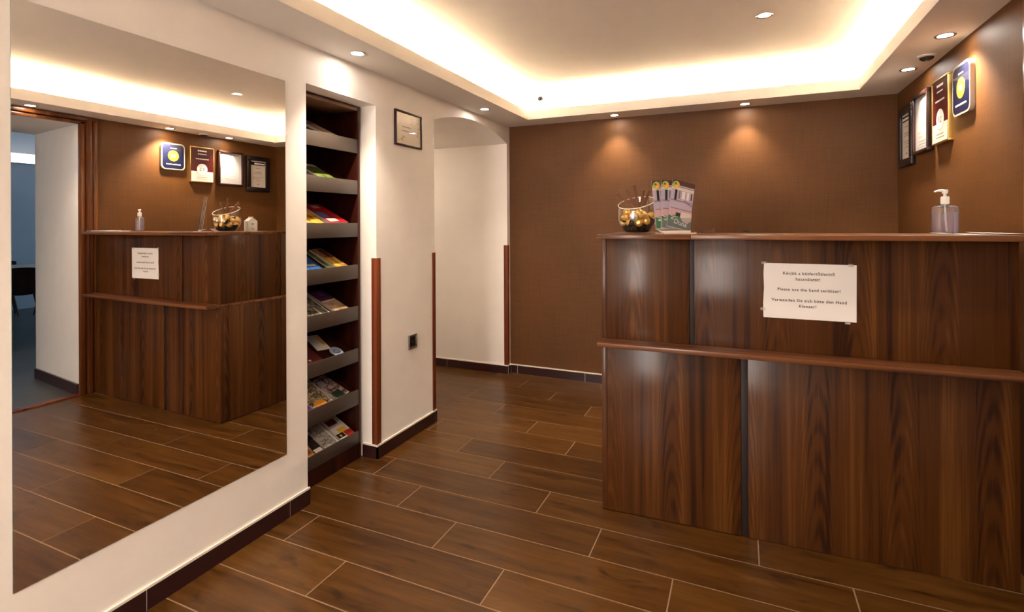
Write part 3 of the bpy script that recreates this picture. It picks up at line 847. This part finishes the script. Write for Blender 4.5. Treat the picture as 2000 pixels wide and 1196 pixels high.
# ------------------------------------------------------------------ framed awards on the right wall
def plaque(name, label, cat, y0, y1, z0, z1, group='awards on the brown side wall'):
    """local frame: x to the viewer's right on the wall, y up, z out of the wall"""
    o = thing(name, label, cat, (0, 0, 0), 0, group)
    # wall faces -x : right is -y
    o.matrix_world = frame4((XR, (y0 + y1) / 2, (z0 + z1) / 2), (0, -1, 0), (0, 0, 1), (-1, 0, 0))
    return o, (y1 - y0) / 2, (z1 - z0) / 2
def border(bm, w, h, b, z0, z1, mat=0, bev=.001):
    for a in ((-w, w, h - b, h), (-w, w, -h, -h + b), (-w, -w + b, -h + b, h - b), (w - b, w, -h + b, h - b)): bx(bm, a[0], a[1], a[2], a[3], z0, z1, mat, bev)
def lines(bm, items, z, mat=0):
    for x, y, w, h in items:
        # words: broken bars
        n = max(1, int(w / .018)); xx = x - w / 2
        for k in range(n):
            ww = w / n
            bx(bm, xx + ww * .06, xx + ww * .9, y - h / 2, y + h / 2, z, z + .0004, mat); xx += ww
def txt(bm, s, size, x, y, z, mat=0, bold=.0003): text_bm(bm, s, size, frame4((x, y, z), (1, 0, 0), (0, 1, 0), (0, 0, 1)), mat, bold)

o, w, h = plaque('picture_frame', 'wide black framed certificate with dark header, in the wall corner', 'frame', 3.745, 4.022, 1.637, 2.003)
bm = bmesh.new(); border(bm, w, h, .046, .0, .024, 0, .004); link('frame', bm, M_bframe, o)
bm = bmesh.new(); bx(bm, -w + .04, w - .04, -h + .04, h - .04, .004, .010); W_, H_ = w - .046, h - .046
bx(bm, -W_ + .008, W_ - .008, H_ - .045, H_ - .010, .0101, .0104, 2)
bx(bm, -W_ + .016, W_ - .05, H_ - .036, H_ - .022, .0105, .0108, 3)
lines(bm, [(0, .06, .06, .007), (0, .02, .09, .008), (0, .005, .10, .006), (0, -.03, .12, .005), (.02, -.045, .10, .005), (0, -.065, .06, .005), (0, -.105, .035, .012)], .0101, 1)
link('certificate', bm, [M_cream, M_greyink, M_navy, M_white], o)

o, w, h = plaque('picture_frame', 'thin brown framed white certificate next to the wide black frame', 'frame', 3.428, 3.700, 1.680, 2.016)
bm = bmesh.new(); border(bm, w, h, .018, 0, .030, 0, .003); link('frame', bm, M_brframe, o)
bm = bmesh.new(); bx(bm, -w + .015, w - .015, -h + .015, h - .015, .010, .016); txt(bm, '\u2666', .03, 0, h - .045, .0164, 1)
lines(bm, [(0, .09, .06, .005), (-.03, .04, .08, .005), (.04, .035, .07, .005), (.0, .0, .07, .009), (.02, -.02, .10, .005), (-.04, -.05, .06, .005), (-.03, -.075, .07, .005), (0, -.10, .13, .005), (0, -.115, .12, .004)], .0161, 1)
border(bm, w - .04, h - .035, .0015, .0161, .0164, 1, 0)
link('certificate', bm, [M_cert, M_greyink], o)

o, w, h = plaque('award_plaque', 'maroon award plaque with gold box frame and white score circle', 'plaque', 3.146, 3.385, 1.692, 2.020)
bm = bmesh.new(); border(bm, w, h, .009, -.0005, .022, 0, .001); link('frame', bm, M_brass, o)
bm = bmesh.new(); bx(bm, -w + .008, w - .008, -h * .38, h - .008, .008, .020)
lines(bm, [(0, h * .78, .09, .012), (0, h * .6, .09, .007), (0, h * .32, .13, .009)], .0202, 1); link('maroon_panel', bm, [M_maroon, M_white], o)
bm = bmesh.new(); bx(bm, -w + .008, w - .008, -h + .008, -h * .38, .008, .020)
lines(bm, [(0, -h * .7, .10, .004), (0, -h * .8, .12, .003)], .0202, 1); link('card_panel', bm, [M_cream, M_greyink], o)
bm = bmesh.new(); lathe(bm, [(.052, .0202), (.052, .0208)], 40, 0, Matrix.Translation((0, -h * .26, 0)), False, True)
txt(bm, '9.2', .042, 0, -h * .28, .0212, 1, .0006); link('score_disc', bm, [M_white, M_greyink], o)

o, w, h = plaque('award_plaque', 'navy rounded square award plaque with a yellow disc', 'plaque', 2.893, 3.103, 1.787, 2.020)
bm = bmesh.new(); t = bmesh.new(); ps = rrect(w, h, .035)
t.faces.new([t.verts.new((x, y, 0)) for x, y in ps]); q = bmesh.ops.extrude_face_region(t, geom=list(t.faces)); bmesh.ops.translate(t, vec=(0, 0, .018), verts=[e for e in q['geom'] if isinstance(e, bmesh.types.BMVert)])
merge(bm, t, 0); link('clear_plate', bm, M_greyclear, o)
bm = bmesh.new(); ps = rrect(w - .010, h - .010, .030)
quad(bm, [(x, y, .0185) for x, y in ps], 0)
lines(bm, [(0, -.070, .13, .008), (0, h - .045, .06, .006)], .0187, 1); link('navy_face', bm, [M_navy, M_white], o)
bm = bmesh.new(); lathe(bm, [(.048, .0187), (.048, .0192)], 40, 0, Matrix.Translation((0, .005, 0)), False, True)
txt(bm, '9.2', .034, 0, .004, .0196, 1, .0006); link('score_disc', bm, [M_yel, M_white], o)

# frame on the cream pillar
o = thing('picture_frame', 'small dark framed pale print on the cream pillar', 'frame')
o.matrix_world = frame4((0, 2.617, 1.865), (0, 1, 0), (0, 0, 1), (1, 0, 0)); w, h = .134, .104
bm = bmesh.new(); border(bm, w, h, .011, 0, .016, 0, .002); link('frame', bm, M_brframe, o)
bm = bmesh.new(); bx(bm, -w + .009, w - .009, -h + .009, h - .009, .004, .008); lines(bm, [(-.02, .012, .09, .007), (-.01, -.012, .11, .007)], .0081, 1)
q = random.Random(2)
for k in range(16):
    x, y = (q.uniform(-.10, -.04), q.uniform(-.075, -.045)) if k < 8 else (q.uniform(.09, .112), q.uniform(-.03, .06))
    lathe(bm, [(.0045, .0081), (.0045, .0085)], 8, 1, Matrix.Translation((x, y, 0)), False, True)
txt(bm, '20', .05, .045, .055, .0083, 2)
link('print_sheet', bm, [M_paleprint, M_greyink, M_white], o)

# wall socket
o = thing('wall_socket', 'square dark wall socket with metal surround low on the pillar', 'socket')
o.matrix_world = frame4((0, 2.655, .580), (0, 1, 0), (0, 0, 1), (1, 0, 0)); w = .041
bm = bmesh.new(); border(bm, w, w, .010, 0, .010, 0, .002); link('surround', bm, simple('pewter_surround', (.22, .19, .15), .35, .8), o)
bm = bmesh.new(); bx(bm, -w + .009, w - .009, -w + .009, w - .009, 0, .006)
lathe(bm, [(.020, .0065), (.019, .002)], 28, 0, None, False, True); link('insert', bm, M_black, o)
bm = bmesh.new()
for x in (-.0095, .0095): lathe(bm, [(.0026, .006), (.0026, .0085)], 12, 0, Matrix.Translation((x, 0, 0)), True, True)
link('contact', bm, M_chrome, o, True)

# ------------------------------------------------------------------ downlights
def downlight(x, y, z, label, r=.040, power=3.0, angle=96, col=(1.0, .86, .70)):
    o = thing('downlight', label, 'ceiling light', (x, y, z), 0, 'recessed downlights')
    bm = bmesh.new(); lathe(bm, [(r * .70, .001), (r * .72, -.003), (r * .95, -.005), (r, -.003), (r, .0)], 36)
    link('trim_ring', bm, M_chrome, o, True)
    bm = bmesh.new(); lathe(bm, [(.001, -.0016), (r * .70, -.0010)], 28, 0, None, True, False); link('lens', bm, M_glow, o)
    L = bpy.data.lights.new('downlight_lamp', 'SPOT'); L.energy = power; L.color = col; L.spot_size = math.radians(angle); L.spot_blend = .9; L.shadow_soft_size = .022
    l = bpy.data.objects.new('downlight_lamp', L); COL.objects.link(l); l.parent = o; l.location = (0, 0, -.030)
    return o
downlight(.130, 2.020, ZS, 'round downlight in the soffit above the brochure niche', power=7.)
downlight(.133, 3.391, ZS, 'round downlight in the soffit above the arched passage')
downlight(.944, 4.010, ZS, 'round downlight in the back soffit near the arched passage')
downlight(1.869, 4.018, ZS, 'round downlight in the back soffit near the framed certificates')
downlight(2.683, 3.485, ZS, 'round downlight directly above the framed certificates', power=6.)
downlight(2.683, 2.919, ZS, 'round downlight above the navy award plaque', power=8.5, angle=112)
downlight(2.683, 1.952, ZS, 'round downlight over the wooden doorway, seen in mirror')
downlight(1.957, 3.000, ZC, 'single round downlight in the raised middle ceiling', r=.042, power=3.5)

downlight(1.620, .700, ZC, 'added unseen fill downlight in the raised middle ceiling nearer the entrance', r=.042, power=7.5, angle=130)  # unseen downlight added to fill the room with light
downlight(1.500, -.700, ZC, 'added unseen fill downlight in the raised middle ceiling by the entrance door', r=.042, power=7.5, angle=130)  # second added downlight, out of view, for more fill
# ceiling sensor and cove camera
o = thing('ceiling_sensor', 'small round motion sensor on soffit between the two award downlights', 'sensor', (2.700, 3.240, ZS))
bm = bmesh.new(); lathe(bm, [(.040, 0), (.040, -.006), (.032, -.010), (.030, -.010)], 32, 0, None, True, False); link('base_ring', bm, M_whitep, o, True)
bm = bmesh.new(); lathe(bm, [(.031, -.009), (.028, -.017), (.018, -.024), (.002, -.026)], 28, 0, None, True, True); link('lens', bm, simple('dark_sensor_lens', (.05, .04, .035), .25), o, True)
o = thing('security_camera', 'tiny dark security camera fixed in the glowing cove corner', 'camera', (.37, YFB + ch_, 2.300))
bm = bmesh.new(); lathe(bm, [(.020, 0), (.020, .006), (.012, .012), (.008, .020)], 24, 0, Matrix.Rotation(PI / 2, 4, 'X'), True, True); link('mount', bm, M_whitep, o, True)
bm = bmesh.new(); t = bmesh.new(); bmesh.ops.create_uvsphere(t, u_segments=20, v_segments=14, radius=.021)
for f in t.faces: f.smooth = True
merge(bm, t, 0, Matrix.Translation((0, -.032, -.004))); link('lens_ball', bm, simple('camera_housing', (.012, .010, .010), .3), o)

# ------------------------------------------------------------------ room beyond the doorway (seen in the mirror)
M_afloor = paint('slate_floor', (.060, .055, .050), .25, .4, .02, 3.)
M_awall = paint('pale_grey_wall', (.42, .42, .42), .03)
bm = bmesh.new(); bx(bm, XR + .03, 9.0, -1., 7., -.05, .001); struct(link('floor.001', bm, M_afloor))
bm = bmesh.new(); bx(bm, 8.4, 8.5, -1., 7., 0, 3.0); struct(link('wall_far', bm, M_awall))
bm = bmesh.new(); bx(bm, 3.66, 8.5, 6.9, 7., 0, .9); bx(bm, 3.66, 8.5, 6.9, 7., 2.2, 3.0); bx(bm, 3.66, 4.6, 6.9, 7., .9, 2.2); bx(bm, 7.2, 8.5, 6.9, 7., .9, 2.2); struct(link('wall_far_back', bm, M_awall))
bm = bmesh.new(); bx(bm, 3.66, 8.5, -1.1, -1., 0, 3.0)
struct(link('wall_far_front', bm, M_awall))
bm = bmesh.new(); bx(bm, 3.56, 3.66, -1., YD0 - .1, 0, 3.0); bx(bm, 3.56, 3.66, 2.405, 7., 0, 3.0); bx(bm, 3.56, 3.66, -1., 7., ZD + .02, 3.0); 
struct(link('wall_far_near', bm, M_awall))
bm = bmesh.new(); bx(bm, 3.66, 8.5, -1., 7., 2.75, 2.85); struct(link('ceiling.001', bm, M_awall))
bm = bmesh.new(); bx(bm, 8.12, 8.4, -1., 6.9, 2.255, 2.30); struct(link('trim_6', bm, M_awall))
bm = bmesh.new(); bx(bm, 8.10, 8.12, -1., 6.9, 2.245, 2.383)  # lit cove fascia: the light falling on it is put into emission
tag(link('light_strip', bm, M_lit_fascia), 'cool white lit cove fascia along the far wall beyond the doorway, seen in mirror', 'light strip')
bm = bmesh.new()
for a, b, c, d in ((4.6, 4.66, .9, 2.2), (5.87, 5.93, .9, 2.2), (7.14, 7.2, .9, 2.2), (4.6, 7.2, .9, .96), (4.6, 7.2, 2.14, 2.2)): bx(bm, a, b, 6.92, 6.98, c, d)
wn = struct(link('window_1', bm, M_whitep))
bm = bmesh.new(); bx(bm, 4.6, 7.2, 6.95, 6.96, .9, 2.2); link('pane', bm, simple('sky_lit_pane', (.6, .8, 1), .2, emit=(.36, .64, 1.0), es=.75), wn)

def chair(x, y, rot, label):
    o = thing('dining_chair', label, 'chair', (x, y, 0), rot, 'chairs in the room beyond the doorway')
    M_sh = MATS.setdefault('shell', simple('dark_burgundy_shell', (.035, .012, .012), .35))
    M_lg = MATS.setdefault('leg', simple('dark_chair_leg', (.05, .028, .02), .5))
    bm = bmesh.new(); t = bmesh.new(); g_ = []
    for i in range(13):
        row = []
        for j in range(11):
            u = -1 + 2 * j / 10
            s = i / 12
            if s < .5:
                yy = .22 - .42 * (s / .5); zz = .45 - .02 * math.sin(PI * s / .5) + .03 * u * u
            else:
                k = (s - .5) / .5; yy = -.20 - .08 * k + .06 * u * u * (1 - k * .4); zz = .45 + .34 * k + .03 * u * u * (1 - k) - .03 * k * u * u
            row.append(t.verts.new((.23 * u * (1 - .12 * abs(s - .5)), yy, zz)))
        g_.append(row)
    for i in range(12):
        for j in range(10): t.faces.new([g_[i][j], g_[i + 1][j], g_[i + 1][j + 1], g_[i][j + 1]])
    bmesh.ops.recalc_face_normals(t, faces=t.faces); bmesh.ops.solidify(t, geom=list(t.faces), thickness=.022)
    for f in t.faces: f.smooth = True
    merge(bm, t, 0); link('seat_shell', bm, M_sh, o, True)
    for sx in (-1, 1):
        for sy in (-1, 1):
            bm = bmesh.new(); tube(bm, [(.12 * sx, .10 * sy, .44), (.20 * sx, .19 * sy, 0)], [.017, .011], 10); link('leg', bm, M_lg, o, True)
vd = math.atan2(.39, .92) - PI / 2
chair(6.35, 3.44, vd, 'dark shell chair in front of the table beyond the doorway, seen in mirror')
chair(7.62, 4.36, vd + PI + .15, 'dark shell chair partly behind the door reveal beyond the table')
chair(7.84, 3.80, vd + PI - .1, 'dark shell chair behind the table beyond the doorway')
o = thing('dining_table', 'pale topped table in the room beyond the doorway, seen in mirror', 'table', (7.06, 3.80, 0), vd)
bm = bmesh.new(); bx(bm, -.42, .42, -.36, .36, .715, .750, 0, .004); link('table_top', bm, simple('pale_table_top', (.40, .34, .28), .35), o)
for sx in (-1, 1):
    for sy in (-1, 1):
        bm = bmesh.new(); bx(bm, sx * .36 - .025, sx * .36 + .025, sy * .30 - .025, sy * .30 + .025, 0, .715, 0, .003); link('leg', bm, MATS['leg'], o)

# ------------------------------------------------------------------ added passage lamp (unseen, put in to brighten the passage)
o = thing('added_passage_lamp', 'added unseen round ceiling lamp brightening the vaulted passage', 'ceiling light', (-1.3, 3.45, 2.065))
bm = bmesh.new(); lathe(bm, [(.11, 0), (.11, -.012), (.10, -.016)], 32, 0, None, True, False); link('base', bm, M_whitep, o, True)
bm = bmesh.new(); lathe(bm, [(.10, -.012), (.09, -.035), (.05, -.050), (.002, -.054)], 32, 0, None, True, True)
link('diffuser', bm, simple('added_lamp_diffuser', (1, 1, 1), .4, emit=(1., .84, .68), es=8.), o, True)

# ------------------------------------------------------------------ world, camera, colour
w = bpy.data.worlds.new('World'); S.world = w; w.use_nodes = True
w.node_tree.nodes['Background'].inputs[0].default_value = (.55, .7, 1, 1); w.node_tree.nodes['Background'].inputs[1].default_value = .15

cam = bpy.data.cameras.new('Camera'); cam.sensor_width = 36; cam.sensor_fit = 'HORIZONTAL'
cam.lens = 1014.97 / 2000 * 36; cam.shift_x = 0; cam.shift_y = -(598 - 435.88) / 2000
cam.clip_start = .02; cam.clip_end = 60
co = bpy.data.objects.new('Camera', cam); COL.objects.link(co)
yaw, roll = .4162, -.0046
r_ = Vector((math.cos(yaw), math.sin(yaw), 0)); f_ = Vector((-math.sin(yaw), math.cos(yaw), 0)); u_ = Vector((0, 0, 1))
R_ = r_ * math.cos(roll) + u_ * math.sin(roll); U_ = u_ * math.cos(roll) - r_ * math.sin(roll)
co.matrix_world = frame4((1.8447, 0, 1.3), R_, U_, -f_)
S.camera = co
v = S.view_settings
S.display_settings.display_device = 'sRGB'
v.view_transform = 'Standard'; v.look = 'None'; v.gamma = 1; v.exposure = 3.3; v.use_curve_mapping = False
